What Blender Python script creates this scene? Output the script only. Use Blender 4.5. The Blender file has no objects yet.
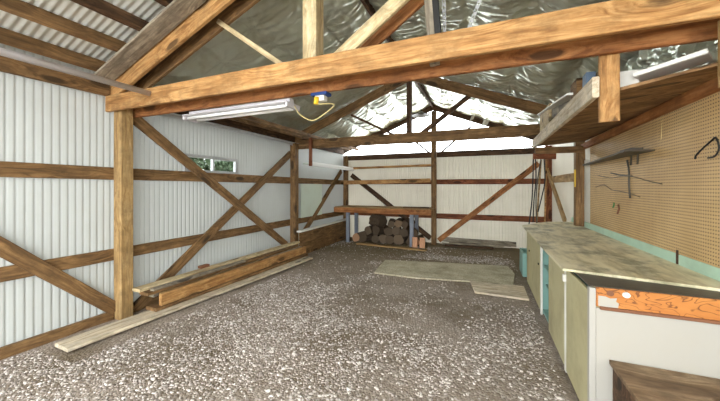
import bpy, bmesh, math, random
import numpy as np
from mathutils import Vector, Matrix, noise

random.seed(7)
rng = np.random.default_rng(11)
S = bpy.context.scene
COL = S.collection
PI = math.pi

# ------------------------------------------------------------------ materials
def lin(c):
    return tuple(((v / 255) / 12.92 if v / 255 <= .04045 else ((v / 255 + .055) / 1.055) ** 2.4) for v in c) + (1,)

class NT:
    def __init__(self, name):
        self.m = bpy.data.materials.new(name)
        self.m.use_nodes = True
        self.t = self.m.node_tree
        self.t.nodes.clear()
        self.out = self.n('ShaderNodeOutputMaterial')
    def n(self, typ, **kw):
        nd = self.t.nodes.new(typ)
        for k, v in kw.items():
            if k.startswith('i_'):
                nd.inputs[k[2:].replace('_', ' ')].default_value = v
            else:
                setattr(nd, k, v)
        return nd
    def l(self, a, b):
        self.t.links.new(a, b)
    def ramp(self, fac, stops, interp='LINEAR'):
        r = self.n('ShaderNodeValToRGB')
        r.color_ramp.interpolation = interp
        e = r.color_ramp.elements
        while len(e) < len(stops):
            e.new(.5)
        for el, (p, c) in zip(e, stops):
            el.position = p
            el.color = c
        self.l(fac, r.inputs[0])
        return r.outputs[0]
    def mix(self, fac, a, b, mode='MIX'):
        x = self.n('ShaderNodeMix', data_type='RGBA', blend_type=mode)
        for sock, v in ((x.inputs[0], fac), (x.inputs[6], a), (x.inputs[7], b)):
            if hasattr(v, 'is_output'):
                self.l(v, sock)
            else:
                sock.default_value = v
        return x.outputs[2]
    def math(self, op, a, b=None, clamp=False):
        x = self.n('ShaderNodeMath', operation=op, use_clamp=clamp)
        for sock, v in ((x.inputs[0], a), (x.inputs[1], b)):
            if v is None:
                continue
            if hasattr(v, 'is_output'):
                self.l(v, sock)
            else:
                sock.default_value = v
        return x.outputs[0]
    def coords(self, scale=(1, 1, 1), rnd=True, kind='Object'):
        tc = self.n('ShaderNodeTexCoord')
        mp = self.n('ShaderNodeMapping')
        mp.inputs['Scale'].default_value = scale
        if rnd:
            oi = self.n('ShaderNodeObjectInfo')
            va = self.n('ShaderNodeVectorMath', operation='MULTIPLY_ADD')
            cx = self.n('ShaderNodeCombineXYZ')
            for k in range(3):
                self.l(oi.outputs['Random'], cx.inputs[k])
            self.l(cx.outputs[0], va.inputs[0])
            va.inputs[1].default_value = (37, 51, 23)
            self.l(tc.outputs[kind], va.inputs[2])
            self.l(va.outputs[0], mp.inputs[0])
        else:
            self.l(tc.outputs[kind], mp.inputs[0])
        return mp.outputs[0]
    def noise(self, vec, scale, detail=4, rough=.55, dist=0):
        x = self.n('ShaderNodeTexNoise')
        x.inputs['Scale'].default_value = scale
        x.inputs['Detail'].default_value = detail
        x.inputs['Roughness'].default_value = rough
        x.inputs['Distortion'].default_value = dist
        self.l(vec, x.inputs['Vector'])
        return x.outputs[0]
    def bsdf(self, col, rough=.6, metal=0, bump=None, bstr=.3, bdist=.01, spec=.4):
        b = self.n('ShaderNodeBsdfPrincipled')
        for sock, v in ((b.inputs['Base Color'], col), (b.inputs['Roughness'], rough), (b.inputs['Metallic'], metal)):
            if hasattr(v, 'is_output'):
                self.l(v, sock)
            else:
                sock.default_value = v
        b.inputs['Specular IOR Level'].default_value = spec
        if bump is not None:
            bp = self.n('ShaderNodeBump')
            bp.inputs['Strength'].default_value = bstr
            bp.inputs['Distance'].default_value = bdist
            self.l(bump, bp.inputs['Height'])
            self.l(bp.outputs[0], b.inputs['Normal'])
        self.b = b
        self.l(b.outputs[0], self.out.inputs[0])
        return self.m

MATS = {}
def wood(name, dark, mid, light, stain=.35, knots=True, rough=.72, grain=16):
    t = NT(name)
    v = t.coords((1.3, grain, grain))
    v3 = t.coords((1.5, 4.6, 4.6))
    vo = t.n('ShaderNodeTexVoronoi')
    vo.inputs['Scale'].default_value = 1.0
    t.l(v3, vo.inputs['Vector'])
    bend = t.ramp(vo.outputs['Distance'], [(.1, (1, 1, 1, 1)), (.5, (0, 0, 0, 1))])
    vm = t.n('ShaderNodeVectorMath', operation='MULTIPLY_ADD')
    t.l(bend, vm.inputs[0])
    vm.inputs[1].default_value = (.2, 1.6, 1.6)
    t.l(v, vm.inputs[2])
    g = t.noise(vm.outputs[0], 1.6, 5, .6, .6)
    col = t.ramp(g, [(.32, lin(dark)), (.48, lin(mid)), (.66, lin(light))])
    v2 = t.coords((1.5, 4, 4))
    st = t.noise(v2, 1.1, 5, .65)
    sm = t.ramp(st, [(.42, (0, 0, 0, 1)), (.7, (1, 1, 1, 1))])
    col = t.mix(t.math('MULTIPLY', sm, stain), col, lin(tuple(int(x * .55) for x in dark)))
    v4 = t.coords((4, 40, 40))
    fg = t.noise(v4, 1.5, 3, .6)
    col = t.mix(t.ramp(fg, [(.5, (0, 0, 0, 1)), (.75, (.45, .45, .45, 1))]), col, lin(tuple(int(x * .7) for x in dark)))
    v5 = t.coords((2.5, 3, 3))
    mo = t.noise(v5, 2.2, 6, .7)
    col = t.mix(t.ramp(mo, [(.35, (.55, .55, .55, 1)), (.57, (0, 0, 0, 1))]), col, lin(tuple(int(x * .62) for x in mid)))
    if knots:
        wob = t.math('ADD', vo.outputs['Distance'], t.math('MULTIPLY', g, .12))
        k = t.ramp(wob, [(.2, (1, 1, 1, 1)), (.27, (0, 0, 0, 1))])
        col = t.mix(t.math('MULTIPLY', k, .85), col, lin(tuple(int(x * .42) for x in mid)))
    MATS[name] = t.bsdf(col, rough, 0, g, .35, .006, .3)
wood('honey', (142, 96, 52), (186, 138, 84), (210, 166, 110), .3)
wood('orange', (124, 74, 38), (166, 108, 62), (190, 134, 84), .3)
wood('brown', (92, 68, 42), (130, 98, 62), (160, 124, 82), .35)
wood('redbrown', (92, 48, 28), (134, 78, 48), (164, 104, 68), .3)
wood('dark', (58, 40, 26), (86, 62, 42), (116, 86, 60), .3)
wood('tan', (138, 108, 66), (172, 138, 90), (198, 166, 116), .25)
wood('grey', (112, 102, 88), (150, 138, 120), (182, 170, 150), .35)
wood('pale', (166, 142, 104), (204, 182, 140), (224, 206, 168), .2)
wood('bleach', (172, 152, 126), (212, 196, 168), (230, 218, 196), .25)
wood('chest', (104, 82, 60), (146, 120, 92), (178, 154, 124), .5, True, .7, 5)
wood('loftply', (104, 74, 46), (150, 112, 72), (180, 142, 100), .5, True, .8, 6)

def paint(name, col, dirt=(120, 105, 80), amt=.3, rough=.55, sc=3.0, translucent=0, tr_col=None):
    t = NT(name)
    v = t.coords((1, 1, 1))
    a = t.noise(v, sc, 6, .65)
    m = t.ramp(a, [(.45, (0, 0, 0, 1)), (.8, (1, 1, 1, 1))])
    c = t.mix(t.math('MULTIPLY', m, amt), lin(col), lin(dirt))
    m_ = t.bsdf(c, rough, 0, a, .1, .004)
    if translucent:
        tr = t.n('ShaderNodeBsdfTranslucent')
        tr.inputs[0].default_value = lin(tr_col or col)
        mx = t.n('ShaderNodeMixShader')
        mx.inputs[0].default_value = translucent
        t.l(t.b.outputs[0], mx.inputs[1])
        t.l(tr.outputs[0], mx.inputs[2])
        t.l(mx.outputs[0], t.out.inputs[0])
    MATS[name] = m_
paint('sheet', (182, 185, 182), (156, 152, 140), .3, .45, 1.3, .055)
paint('sheet_rear', (206, 200, 184), (160, 146, 120), .3, .5, 1.3, .06)
paint('roofsheet', (218, 220, 214), (130, 122, 108), .4, .4, 1.6)
paint('white', (226, 224, 216), (160, 150, 130), .25, .5, 4)
paint('whitepanel', (172, 168, 160), (170, 160, 140), .3, .5, 2)
paint('cream', (190, 182, 142), (128, 114, 82), .6, .55, 3)
paint('teal', (132, 170, 160), (90, 110, 100), .35, .55, 3)
paint('mint', (182, 212, 190), (120, 140, 110), .4, .55, 3)
paint('palegreen', (206, 218, 204), (170, 170, 140), .3, .5, 2)
paint('greymetal', (128, 134, 148), (90, 90, 90), .4, .45, 4)
paint('black', (26, 25, 24), (50, 44, 38), .3, .55, 6)
paint('darkmetal', (72, 66, 56), (110, 92, 70), .4, .5, 6)
paint('galv', (176, 178, 180), (120, 118, 112), .4, .35, 5)
paint('plastic_white', (206, 203, 208), (180, 176, 170), .2, .35, 4)
paint('blue', (30, 62, 128), (20, 30, 60), .2, .4, 6)
paint('yellow', (226, 186, 44), (150, 110, 30), .2, .45, 6)
paint('cable', (206, 188, 130), (150, 130, 80), .2, .5, 6)
paint('green', (60, 120, 60), (40, 70, 40), .2, .5, 6)
paint('fluor', (238, 238, 236), (200, 200, 196), .1, .3, 4)
paint('bark', (88, 72, 56), (46, 36, 28), .8, .9, 14)
paint('leaf', (52, 68, 42), (28, 40, 22), .7, .7, 8)
paint('rust', (128, 84, 58), (80, 54, 40), .5, .7, 9)
paint('bluegrey', (92, 112, 134), (50, 60, 70), .4, .5, 6)

def mk_cut():
    t = NT('cut_wood')
    v = t.coords((1, 1, 1))
    w = t.n('ShaderNodeTexWave', wave_type='RINGS', rings_direction='Y')
    w.inputs['Scale'].default_value = 14
    w.inputs['Distortion'].default_value = 3
    t.l(v, w.inputs['Vector'])
    oi = t.n('ShaderNodeObjectInfo')
    a = t.ramp(oi.outputs['Random'], [(0, lin((78, 66, 52))), (.6, lin((108, 92, 74))), (.85, lin((136, 112, 86))), (1, lin((206, 150, 112)))])
    c = t.mix(t.math('MULTIPLY', w.outputs[1], .35), a, lin((92, 66, 44)))
    MATS['cut'] = t.bsdf(c, .8, 0, w.outputs[1], .2, .004)
mk_cut()
paint('cutpale', (206, 156, 122), (150, 104, 76), .4, .8, 9)

def mk_foil():
    t = NT('foil')
    v = t.coords((1, 1, 1), False)
    n1 = t.noise(v, 3, 5, .6, .8)
    n2 = t.noise(v, 16, 4, .6, .6)
    h = t.math('ABSOLUTE', t.math('SUBTRACT', n2, .5))
    c = t.mix(t.ramp(n1, [(.4, (0, 0, 0, 1)), (.7, (1, 1, 1, 1))]), lin((214, 220, 206)), lin((196, 196, 176)))
    MATS['foil'] = t.bsdf(c, .3, .62, h, .25, .012)
mk_foil()

def mk_peg():
    t = NT('pegboard_face')
    tc = t.n('ShaderNodeTexCoord')
    sx = t.n('ShaderNodeSeparateXYZ')
    t.l(tc.outputs['Object'], sx.inputs[0])
    def cell(o):
        a = t.math('MULTIPLY', o, 1 / .0254 / 1.0)
        f = t.math('FRACT', a)
        d = t.math('SUBTRACT', f, .5)
        return t.math('MULTIPLY', d, d)
    r = t.math('ADD', cell(sx.outputs[1]), cell(sx.outputs[2]))
    hole = t.math('LESS_THAN', r, .045)
    v = t.coords((1, 1, 1))
    a = t.noise(v, 1.2, 5, .6)
    c = t.ramp(a, [(.3, lin((182, 148, 98))), (.6, lin((208, 176, 126))), (.8, lin((216, 192, 146)))])
    c = t.mix(hole, c, lin((58, 40, 22)))
    MATS['peg'] = t.bsdf(c, .5, 0, t.math('SUBTRACT', 1, hole), .5, .003)
mk_peg()

def mk_osb():
    t = NT('bare_plywood')
    v = t.coords((1.2, 1.2, 2.6))
    n = t.noise(v, 5, 2, .5, .6)
    b = t.math('FRACT', t.math('MULTIPLY', n, 9))
    m = t.ramp(b, [(.0, (1, 1, 1, 1)), (.16, (0, 0, 0, 1)), (.9, (0, 0, 0, 1)), (1, (1, 1, 1, 1))])
    base = t.ramp(t.noise(v, 3, 4), [(.3, lin((168, 100, 44))), (.7, lin((194, 128, 64)))])
    c = t.mix(t.math('MULTIPLY', m, .9), base, lin((88, 46, 22)))
    MATS['osb'] = t.bsdf(c, .55, 0, n, .1, .004)
mk_osb()

def mk_top():
    t = NT('worktop_ply')
    v = t.coords((4, 1.0, 4))
    g = t.noise(v, 2.2, 6, .65, .4)
    c = t.ramp(g, [(.3, lin((170, 160, 124))), (.5, lin((218, 208, 172))), (.72, lin((234, 226, 198)))])
    v2 = t.coords((1.6, 1.2, 1))
    s = t.noise(v2, 1.7, 6, .68)
    m = t.ramp(s, [(.48, (0, 0, 0, 1)), (.62, (1, 1, 1, 1))])
    c = t.mix(t.math('MULTIPLY', m, .7), c, lin((92, 92, 66)))
    MATS['top'] = t.bsdf(c, .5, 0, g, .2, .004)
mk_top()

def mk_ground():
    t = NT('gravel_ground')
    v = t.coords((1, 1, 1), False)
    big = t.noise(v, .55, 5, .6)
    vo = t.n('ShaderNodeTexVoronoi')
    vo.inputs['Scale'].default_value = 48
    t.l(v, vo.inputs['Vector'])
    sep = t.n('ShaderNodeSeparateColor')
    t.l(vo.outputs['Color'], sep.inputs[0])
    fine = t.noise(v, 60, 3, .7)
    stone = t.ramp(sep.outputs[0], [(.0, lin((122, 110, 100))), (.45, lin((152, 140, 130))), (.8, lin((182, 172, 162))), (1, lin((220, 212, 204)))])
    dirt = t.ramp(fine, [(.3, lin((134, 120, 107))), (.7, lin((170, 156, 143)))])
    mid = t.noise(v, 2.6, 5, .65)
    cov = t.ramp(t.math('ADD', t.math('MULTIPLY', big, .5), t.math('MULTIPLY', mid, .5)), [(.4, (0, 0, 0, 1)), (.54, (1, 1, 1, 1))])
    sx = t.n('ShaderNodeSeparateXYZ')
    t.l(v, sx.inputs[0])
    patch = t.ramp(t.noise(v, .9, 5, .6), [(.42, (0, 0, 0, 1)), (.58, (1, 1, 1, 1))])
    olive = t.ramp(fine, [(.3, lin((86, 74, 54))), (.7, lin((120, 104, 80)))])
    dirt = t.mix(t.math('MULTIPLY', patch, .75), dirt, olive)
    c = t.mix(t.math('MULTIPLY', cov, .45), dirt, stone)
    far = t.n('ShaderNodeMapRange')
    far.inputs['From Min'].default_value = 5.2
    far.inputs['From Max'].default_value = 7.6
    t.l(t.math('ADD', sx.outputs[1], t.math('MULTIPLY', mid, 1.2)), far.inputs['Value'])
    rear_dirt = t.ramp(fine, [(.3, lin((92, 80, 58))), (.7, lin((136, 120, 92)))])
    c = t.mix(t.math('MULTIPLY', far.outputs[0], .8), c, rear_dirt)  # ground turns a darker olive brown towards the rear
    h = t.math('SUBTRACT', t.math('MULTIPLY', fine, .5), vo.outputs['Distance'])
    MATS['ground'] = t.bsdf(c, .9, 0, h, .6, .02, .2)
mk_ground()

def mk_stone():
    t = NT('loose_stone')
    g = t.n('ShaderNodeNewGeometry')
    c = t.ramp(g.outputs['Random Per Island'], [(0, lin((126, 115, 106))), (.35, lin((158, 147, 138))), (.7, lin((182, 172, 164))), (.9, lin((214, 206, 199))), (1, lin((226, 221, 216)))])
    MATS['stone'] = t.bsdf(c, .85, 0, None, spec=.2)
mk_stone()

def mk_mat():
    t = NT('dusty_sheet')
    v = t.coords((1, 1, 1))
    a = t.noise(v, 3, 6, .7)
    b = t.noise(v, 40, 3, .7)
    c = t.ramp(a, [(.3, lin((150, 141, 115))), (.55, lin((194, 186, 160))), (.75, lin((212, 206, 184)))])
    c = t.mix(t.ramp(b, [(.45, (0, 0, 0, 1)), (.65, (.6, .6, .6, 1))]), c, lin((108, 98, 78)))
    MATS['matsheet'] = t.bsdf(c, .85, 0, b, .4, .01)
mk_mat()

def mk_glass():
    t = NT('window_glass')
    b = t.n('ShaderNodeBsdfPrincipled')
    b.inputs['Transmission Weight'].default_value = 1
    b.inputs['Roughness'].default_value = .03
    b.inputs['IOR'].default_value = 1.3
    b.inputs['Base Color'].default_value = (.9, .95, .93, 1)
    t.l(b.outputs[0], t.out.inputs[0])
    MATS['glass'] = t.m
mk_glass()

# ------------------------------------------------------------------ helpers
def tag(o, label=None, cat=None, group=None, kind=None):
    if label: o['label'] = label
    if cat: o['category'] = cat
    if group: o['group'] = group
    if kind: o['kind'] = kind
    return o

def empty(name, loc, rz=0):
    o = bpy.data.objects.new(name, None)
    o.empty_display_size = .1
    COL.objects.link(o)
    o.matrix_world = Matrix.Translation(loc) @ Matrix.Rotation(rz, 4, 'Z')
    return o

MW = {}
def link(name, me, mat, mw=None, parent=None, smooth=False):
    o = bpy.data.objects.new(name, me)
    COL.objects.link(o)
    if mat is not None:
        me.materials.append(MATS[mat])
    if smooth:
        me.polygons.foreach_set('use_smooth', [True] * len(me.polygons))
    mw = mw or Matrix.Identity(4)
    MW[o.name] = mw
    if parent:
        o.parent = parent
        o.matrix_parent_inverse = Matrix.Identity(4)
        pw = MW.get(parent.name) or parent.matrix_world
        o.matrix_basis = pw.inverted() @ mw
    else:
        o.matrix_basis = mw
    return o

def root(name, loc, label, cat, group=None, kind=None, rz=0):
    o = bpy.data.objects.new(name, None)
    o.empty_display_size = .1
    COL.objects.link(o)
    m = Matrix.Translation(loc) @ Matrix.Rotation(rz, 4, 'Z')
    o.matrix_basis = m
    MW[o.name] = m
    return tag(o, label, cat, group, kind)

def meshdata(name, vs, fs):
    me = bpy.data.meshes.new(name)
    me.from_pydata(vs, [], fs)
    me.update()
    return me

def basis(p0, p1, up):
    p0, p1 = Vector(p0), Vector(p1)
    x = (p1 - p0).normalized()
    u = Vector(up)
    y = u.cross(x)
    if y.length < 1e-4:
        y = Vector((0, 1, 0)).cross(x)
    y.normalize()
    z = x.cross(y)
    m = Matrix((x, y, z)).transposed().to_4x4()
    return Matrix.Translation((p0 + p1) / 2) @ m, (p1 - p0).length

def beam(name, p0, p1, w, d, mat, up=(0, 0, 1), parent=None, ch=.005, warp=.004, seg=None, cut0=0, cut1=0):
    """sawn timber along p0-p1; w = size across (local y), d = size along up (local z); chamfered edges, slight waver; cut = bevel of the end along z"""
    mw, L = basis(p0, p1, up)
    seg = seg or max(2, int(L / .35))
    prof = [(-w / 2 + ch, -d / 2), (w / 2 - ch, -d / 2), (w / 2, -d / 2 + ch), (w / 2, d / 2 - ch), (w / 2 - ch, d / 2), (-w / 2 + ch, d / 2), (-w / 2, d / 2 - ch), (-w / 2, -d / 2 + ch)]
    vs, fs = [], []
    sd = random.random() * 100
    for i in range(seg + 1):
        f = i / seg
        x = -L / 2 + L * f
        oy = noise.noise((x * .6 + sd, 0, 0)) * warp
        oz = noise.noise((x * .6 + sd, 9, 0)) * warp
        for (a, b) in prof:
            xx = x + (b * cut0 * (1 - f)) + (b * cut1 * f)
            vs.append((xx, a + oy + (random.random() - .5) * .0012, b + oz + (random.random() - .5) * .0012))
    for i in range(seg):
        for k in range(8):
            a, b = i * 8 + k, i * 8 + (k + 1) % 8
            fs.append((a, b, b + 8, a + 8))
    fs.append(tuple(reversed(range(8))))
    fs.append(tuple(seg * 8 + k for k in range(8)))
    return link(name, meshdata(name, vs, fs), mat, mw, parent)

def box(name, lo, hi, mat, parent=None, bev=.004):
    c = [(a + b) / 2 for a, b in zip(lo, hi)]
    s = [abs(b - a) for a, b in zip(lo, hi)]
    bm = bmesh.new()
    bmesh.ops.create_cube(bm, size=1)
    for v in bm.verts:
        v.co = Vector((v.co.x * s[0], v.co.y * s[1], v.co.z * s[2]))
    b = min(bev, min(s) * .3)
    if b > 0:
        bmesh.ops.bevel(bm, geom=list(bm.edges), offset=b, segments=2, profile=.5, affect='EDGES')
    me = bpy.data.meshes.new(name)
    bm.to_mesh(me)
    bm.free()
    return link(name, me, mat, Matrix.Translation(c), parent)

def plate(name, pts, z0, z1, mat, parent=None):
    """flat board with a polygon outline (x, y) between z0 and z1"""
    cx = sum(p[0] for p in pts) / len(pts)
    cy = sum(p[1] for p in pts) / len(pts)
    n = len(pts)
    vs = [(x - cx, y - cy, 0) for x, y in pts] + [(x - cx, y - cy, z1 - z0) for x, y in pts]
    fs = [tuple(reversed(range(n))), tuple(range(n, 2 * n))] + [(i, (i + 1) % n, n + (i + 1) % n, n + i) for i in range(n)]
    return link(name, meshdata(name, vs, fs), mat, Matrix.Translation((cx, cy, z0)), parent)

def tube(name, pts, r, mat, parent=None, sides=8, smooth_n=0, closed_caps=True):
    pts = [Vector(p) for p in pts]
    if smooth_n:
        q = []
        P_ = [pts[0]] + pts + [pts[-1]]
        for i in range(1, len(P_) - 2):
            for k in range(smooth_n):
                t = k / smooth_n
                a, b, c, d = P_[i - 1:i + 3]
                q.append(.5 * ((2 * b) + (c - a) * t + (2 * a - 5 * b + 4 * c - d) * t * t + (3 * b - a - 3 * c + d) * t ** 3))
        q.append(pts[-1])
        pts = q
    o0 = pts[0].copy()
    vs, fs = [], []
    prev = None
    for i, p in enumerate(pts):
        d = (pts[min(i + 1, len(pts) - 1)] - pts[max(i - 1, 0)]).normalized()
        u = prev if prev is not None else (Vector((0, 0, 1)) if abs(d.z) < .9 else Vector((1, 0, 0)))
        a = (u - d * u.dot(d))
        if a.length < 1e-5:
            a = d.orthogonal()
        a.normalize()
        prev = a
        b = d.cross(a)
        for k in range(sides):
            t = 2 * PI * k / sides
            vs.append(tuple(p - o0 + (a * math.cos(t) + b * math.sin(t)) * r))
    for i in range(len(pts) - 1):
        for k in range(sides):
            a, b = i * sides + k, i * sides + (k + 1) % sides
            fs.append((a, b, b + sides, a + sides))
    fs.append(tuple(reversed(range(sides))))
    fs.append(tuple((len(pts) - 1) * sides + k for k in range(sides)))
    return link(name, meshdata(name, vs, fs), mat, Matrix.Translation(o0), parent, True)

# camera geometry: the point at pixel (px, py) on a known plane of the building
H, F, CX, CY = 1.6, 303., 360., 187.
YAW = math.atan(125 / 303.)
cY, sY = math.cos(YAW), math.sin(YAW)
def at(px, py, **k):
    r, u = (px - CX) / F, (CY - py) / F
    d = (r * cY - sY, r * sY + cY, u)
    (n, v), = k.items()
    i = 'XYZ'.index(n)
    t = (v - (0, 0, H)[i]) / d[i]
    return tuple((0, 0, H)[j] + t * d[j] for j in range(3))

# ------------------------------------------------------------------ building numbers
XL, XR, YB, YF = -4.26, 1.47, 8.93, -1.5      # wall sheets, rear wall, open front
RX = -1.4                                     # ridge
def rtop(x): return 3.97 - .4 * abs(x - RX)   # top of the rafters
SL = math.atan(.4)

# ------------------------------------------------------------------ setting: ground, walls, roof
def ground():
    nx, ny = 110, 170
    xs = np.linspace(-9, 6, nx)
    ys = np.linspace(-8, 14, ny)
    vs = []
    for y in ys:
        for x in xs:
            z = (noise.noise((x * .5, y * .5, 3)) * .022 + noise.noise((x * 2.2, y * 2.2, 8)) * .008) - .012
            vs.append((x, y, min(z, .012)))
    fs = [(j * nx + i, j * nx + i + 1, (j + 1) * nx + i + 1, (j + 1) * nx + i) for j in range(ny - 1) for i in range(nx - 1)]
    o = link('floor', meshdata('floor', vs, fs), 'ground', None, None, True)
    o['kind'] = 'structure'
ground()

PITCH, AMP = .068, .0065
def corr_sheet(name, n_axis, pos, a0, a1, z0, z1, mat, hole=None, amp=.006):
    """corrugated sheet wall on plane n_axis=pos, running a0..a1 and z0..z1, ridges vertical; hole = (a0, a1, z0, z1)"""
    st = PITCH / 10
    n = int((a1 - a0) / st)
    A = [a0 + i * st for i in range(n + 1)]
    Z = sorted(set([z0, z1] + ([hole[2], hole[3]] if hole else [])))
    vs, fs = [], []
    for z in Z:
        for a in A:
            fr = (a / PITCH) % 1
            sgn = 1 if pos > 0 else -1
            w = (1 - 2 * math.exp(-((fr - .5) / .15) ** 2)) * .75 + .25 * math.sin(2 * PI * a / PITCH)
            o = pos - sgn * amp * w
            vs.append((o, a, z) if n_axis == 'X' else (a, o, z))
    m = n + 1
    for j in range(len(Z) - 1):
        for i in range(n):
            if hole and hole[0] <= A[i] and A[i + 1] <= hole[1] and Z[j] >= hole[2] - 1e-6 and Z[j + 1] <= hole[3] + 1e-6:
                continue
            fs.append((j * m + i, j * m + i + 1, (j + 1) * m + i + 1, (j + 1) * m + i))
    o = link(name, meshdata(name, vs, fs), mat, None, None, True)
    o['kind'] = 'structure'
    return o
WIN = (3.27, 4.3, 1.845, 2.095)
corr_sheet('wall_left', 'X', XL, YF, YB, -.05, 2.98, 'sheet', WIN)
corr_sheet('wall_back', 'Y', YB, XL - .05, XR + .09, -.05, 2.5, 'sheet_rear', None, .009)
corr_sheet('wall_right', 'X', XR + .045, YF, YB + .03, -.05, 2.96, 'sheet_rear')

def roof(name, side):
    st = PITCH / 8
    y0, y1 = YF - .2, 9.55
    n = int((y1 - y0) / st)
    vs, fs = [], []
    for dx in (0, 3.15):
        for i in range(n + 1):
            y = y0 + i * st
            h = .165 + AMP * math.sin(2 * PI * y / PITCH)
            vs.append((RX + side * dx, y, 3.97 - .4 * dx + h))
    m = n + 1
    for i in range(n):
        fs.append((i, i + 1, m + i + 1, m + i))
    o = link(name, meshdata(name, vs, fs), 'roofsheet', None, None, True)
    o['kind'] = 'structure'
roof('ceiling_left', -1)
roof('ceiling_right', 1)

# ------------------------------------------------------------------ framing
PX0, PX1 = -4.205, -4.06      # left posts
def post(x, y, z1, mat, label, s=.145, name='timber_post', z0=-.04):
    o = beam(name, (x, y, z0), (x, y, z1), s, s, mat, (0, 1, 0), ch=.008)
    return tag(o, label, 'post')
post((PX0 + PX1) / 2, 2.35, 2.7, 'tan', 'thick tan square timber post standing at the left under the front tie beam')
post((PX0 + PX1) / 2, 5.98, 2.62, 'brown', 'slim timber post at the left wall carrying the second tie beam', .145)
post(-4.13, 8.82, 2.6, 'brown', 'corner post at the far left behind the rear shelves', .13)
post(-1.32, 8.62, 3.72, 'brown', 'tall centre post at the rear right of the firewood, rising into the gable', .13)
post(1.42, 8.55, 2.6, 'redbrown', 'dark corner post at the far right behind the hanging cords', .14)
post(1.405, 5.86, 2.64, 'brown', 'post with a yellow patch between the pegboard and the pale corrugated panel', .13)
stripe = box('yellow_patch', (1.327, 5.785, 1.6), (1.341, 5.84, 1.88), 'yellow')
o = [x for x in bpy.data.objects if x.get('label', '').startswith('post with a yellow')][0]
stripe.parent = o
stripe.matrix_parent_inverse = Matrix.Identity(4)
stripe.matrix_basis = MW[o.name].inverted() @ MW[stripe.name]
stripe['label'] = 'yellow painted strip'

def girt(p0, p1, w, d, mat, label, group, name='wall_girt', cat='wall rail'):
    return tag(beam(name, p0, p1, w, d, mat), label, cat, group)
GL = 'horizontal rails of the left wall'
GX = -4.228
girt((GX, YF + .05, 1.775), (GX, 2.39, 1.765), .04, .15, 'brown', 'upper horizontal rail on the left wall, nearest stretch left of the thick post', GL)
girt((GX, 2.4, 1.765), (GX, 6.2, 1.755), .04, .15, 'brown', 'upper horizontal rail on the left wall running below the small window', GL)
girt((GX, 6.21, 1.755), (GX, 8.8, 1.745), .04, .14, 'brown', 'upper horizontal rail on the left wall in the far bay under the white-edged shelf', GL)
girt((GX, YF + .05, .775), (GX, 2.39, .77), .04, .14, 'brown', 'lower horizontal rail on the left wall, nearest stretch crossed by a brace', GL)
girt((GX, 2.4, .77), (GX, 6.2, .77), .04, .14, 'brown', 'lower horizontal rail on the left wall behind the crossing braces', GL)
girt((GX, 6.21, .77), (GX, 8.8, .77), .04, .14, 'brown', 'lower horizontal rail on the left wall behind the brown boarding', GL)
GB = 'horizontal rails of the rear wall'
girt((-4.2, 8.9, 1.745), (-1.4, 8.9, 1.745), .04, .12, 'redbrown', 'upper rail on the rear wall behind the lower rear shelf', GB)
girt((-1.4, 8.9, 1.745), (1.42, 8.9, 1.745), .04, .14, 'redbrown', 'upper reddish rail on the rear wall right of the centre post', GB)
girt((-4.2, 8.9, .77), (-1.4, 8.9, .77), .04, .14, 'redbrown', 'lower rail on the rear wall behind the firewood', GB)
girt((-1.4, 8.9, .77), (1.42, 8.9, .77), .04, .15, 'redbrown', 'lower reddish rail on the rear wall right of the centre post', GB)
girt((-4.2, 8.88, 2.53), (1.42, 8.88, 2.53), .05, .16, 'dark', 'dark header board along the top of the rear wall under the bright opening', GB)
girt((1.44, 6.0, 1.77), (1.44, 8.8, 1.77), .04, .15, 'tan', 'tan rail across the pale panel at the far right', 'rails of the right wall')
PL = 'plates at the top of the left wall'
girt((-4.2, YF + .05, 2.775), (-4.2, 2.22, 2.775), .05, .17, 'brown', 'brown top plate on the left wall, near bay beside the pale pipe', PL, 'wall_plate', 'wall plate')
girt((-4.2, 2.5, 2.72), (-4.2, 8.8, 2.72), .05, .17, 'dark', 'dark top plate on the left wall above the silver flashing', PL, 'wall_plate', 'wall plate')
girt((1.42, YF + .05, 2.73), (1.42, 8.8, 2.73), .05, .17, 'dark', 'top plate along the right wall above the loft', 'plates at the top of the right wall', 'wall_plate', 'wall plate')
girt((-4.2, YF + .05, .035), (-4.2, 2.27, .035), .05, .11, 'brown', 'weathered sill board on the ground at the foot of the left wall, near bay', 'sill boards', 'sill_board', 'sill board')
girt((-4.2, 2.43, .035), (-4.2, 6.1, .035), .05, .1, 'brown', 'sill board at the foot of the left wall behind the lumber pile', 'sill boards', 'sill_board', 'sill board')
girt((-1.2, 8.86, .12), (.75, 8.86, .1), .08, .12, 'grey', 'weathered grey sill timber along the foot of the rear wall', 'sill boards', 'sill_board', 'sill board')

def brace(p0, p1, mat, label, up, w=.042, d=.14, group='diagonal wall braces'):
    return tag(beam('diagonal_brace', p0, p1, w, d, mat, up), label, 'brace', group)
UPX = (0, 0, 1)
brace((-4.185, .35, 2.02), (-4.185, 2.29, .1), 'brown', 'brown diagonal brace descending to the foot of the thick post at far left', UPX)
brace((-4.145, 2.42, 2.52), (-4.145, 5.68, .3), 'brown', 'long brace descending from the top of the thick post to the pile end', UPX)
brace((-4.187, 2.5, .02), (-4.187, 5.9, 2.375), 'brown', 'diagonal brace rising from the near end of the lumber pile to the second post', UPX)
brace((-4.187, 8.6, 2.1), (-4.187, 6.45, .45), 'brown', 'short diagonal brace in the far left bay before the pale sheet', UPX)
brace((-3.95, 8.86, 1.98), (-1.45, 8.86, .12), 'dark', 'dark diagonal brace on the rear wall descending behind the shelves and firewood', UPX)
brace((-1.22, 8.84, .08), (1.26, 8.84, 2.2), 'orange', 'reddish diagonal brace on the rear wall rising from the centre post to the right corner', UPX)
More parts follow.
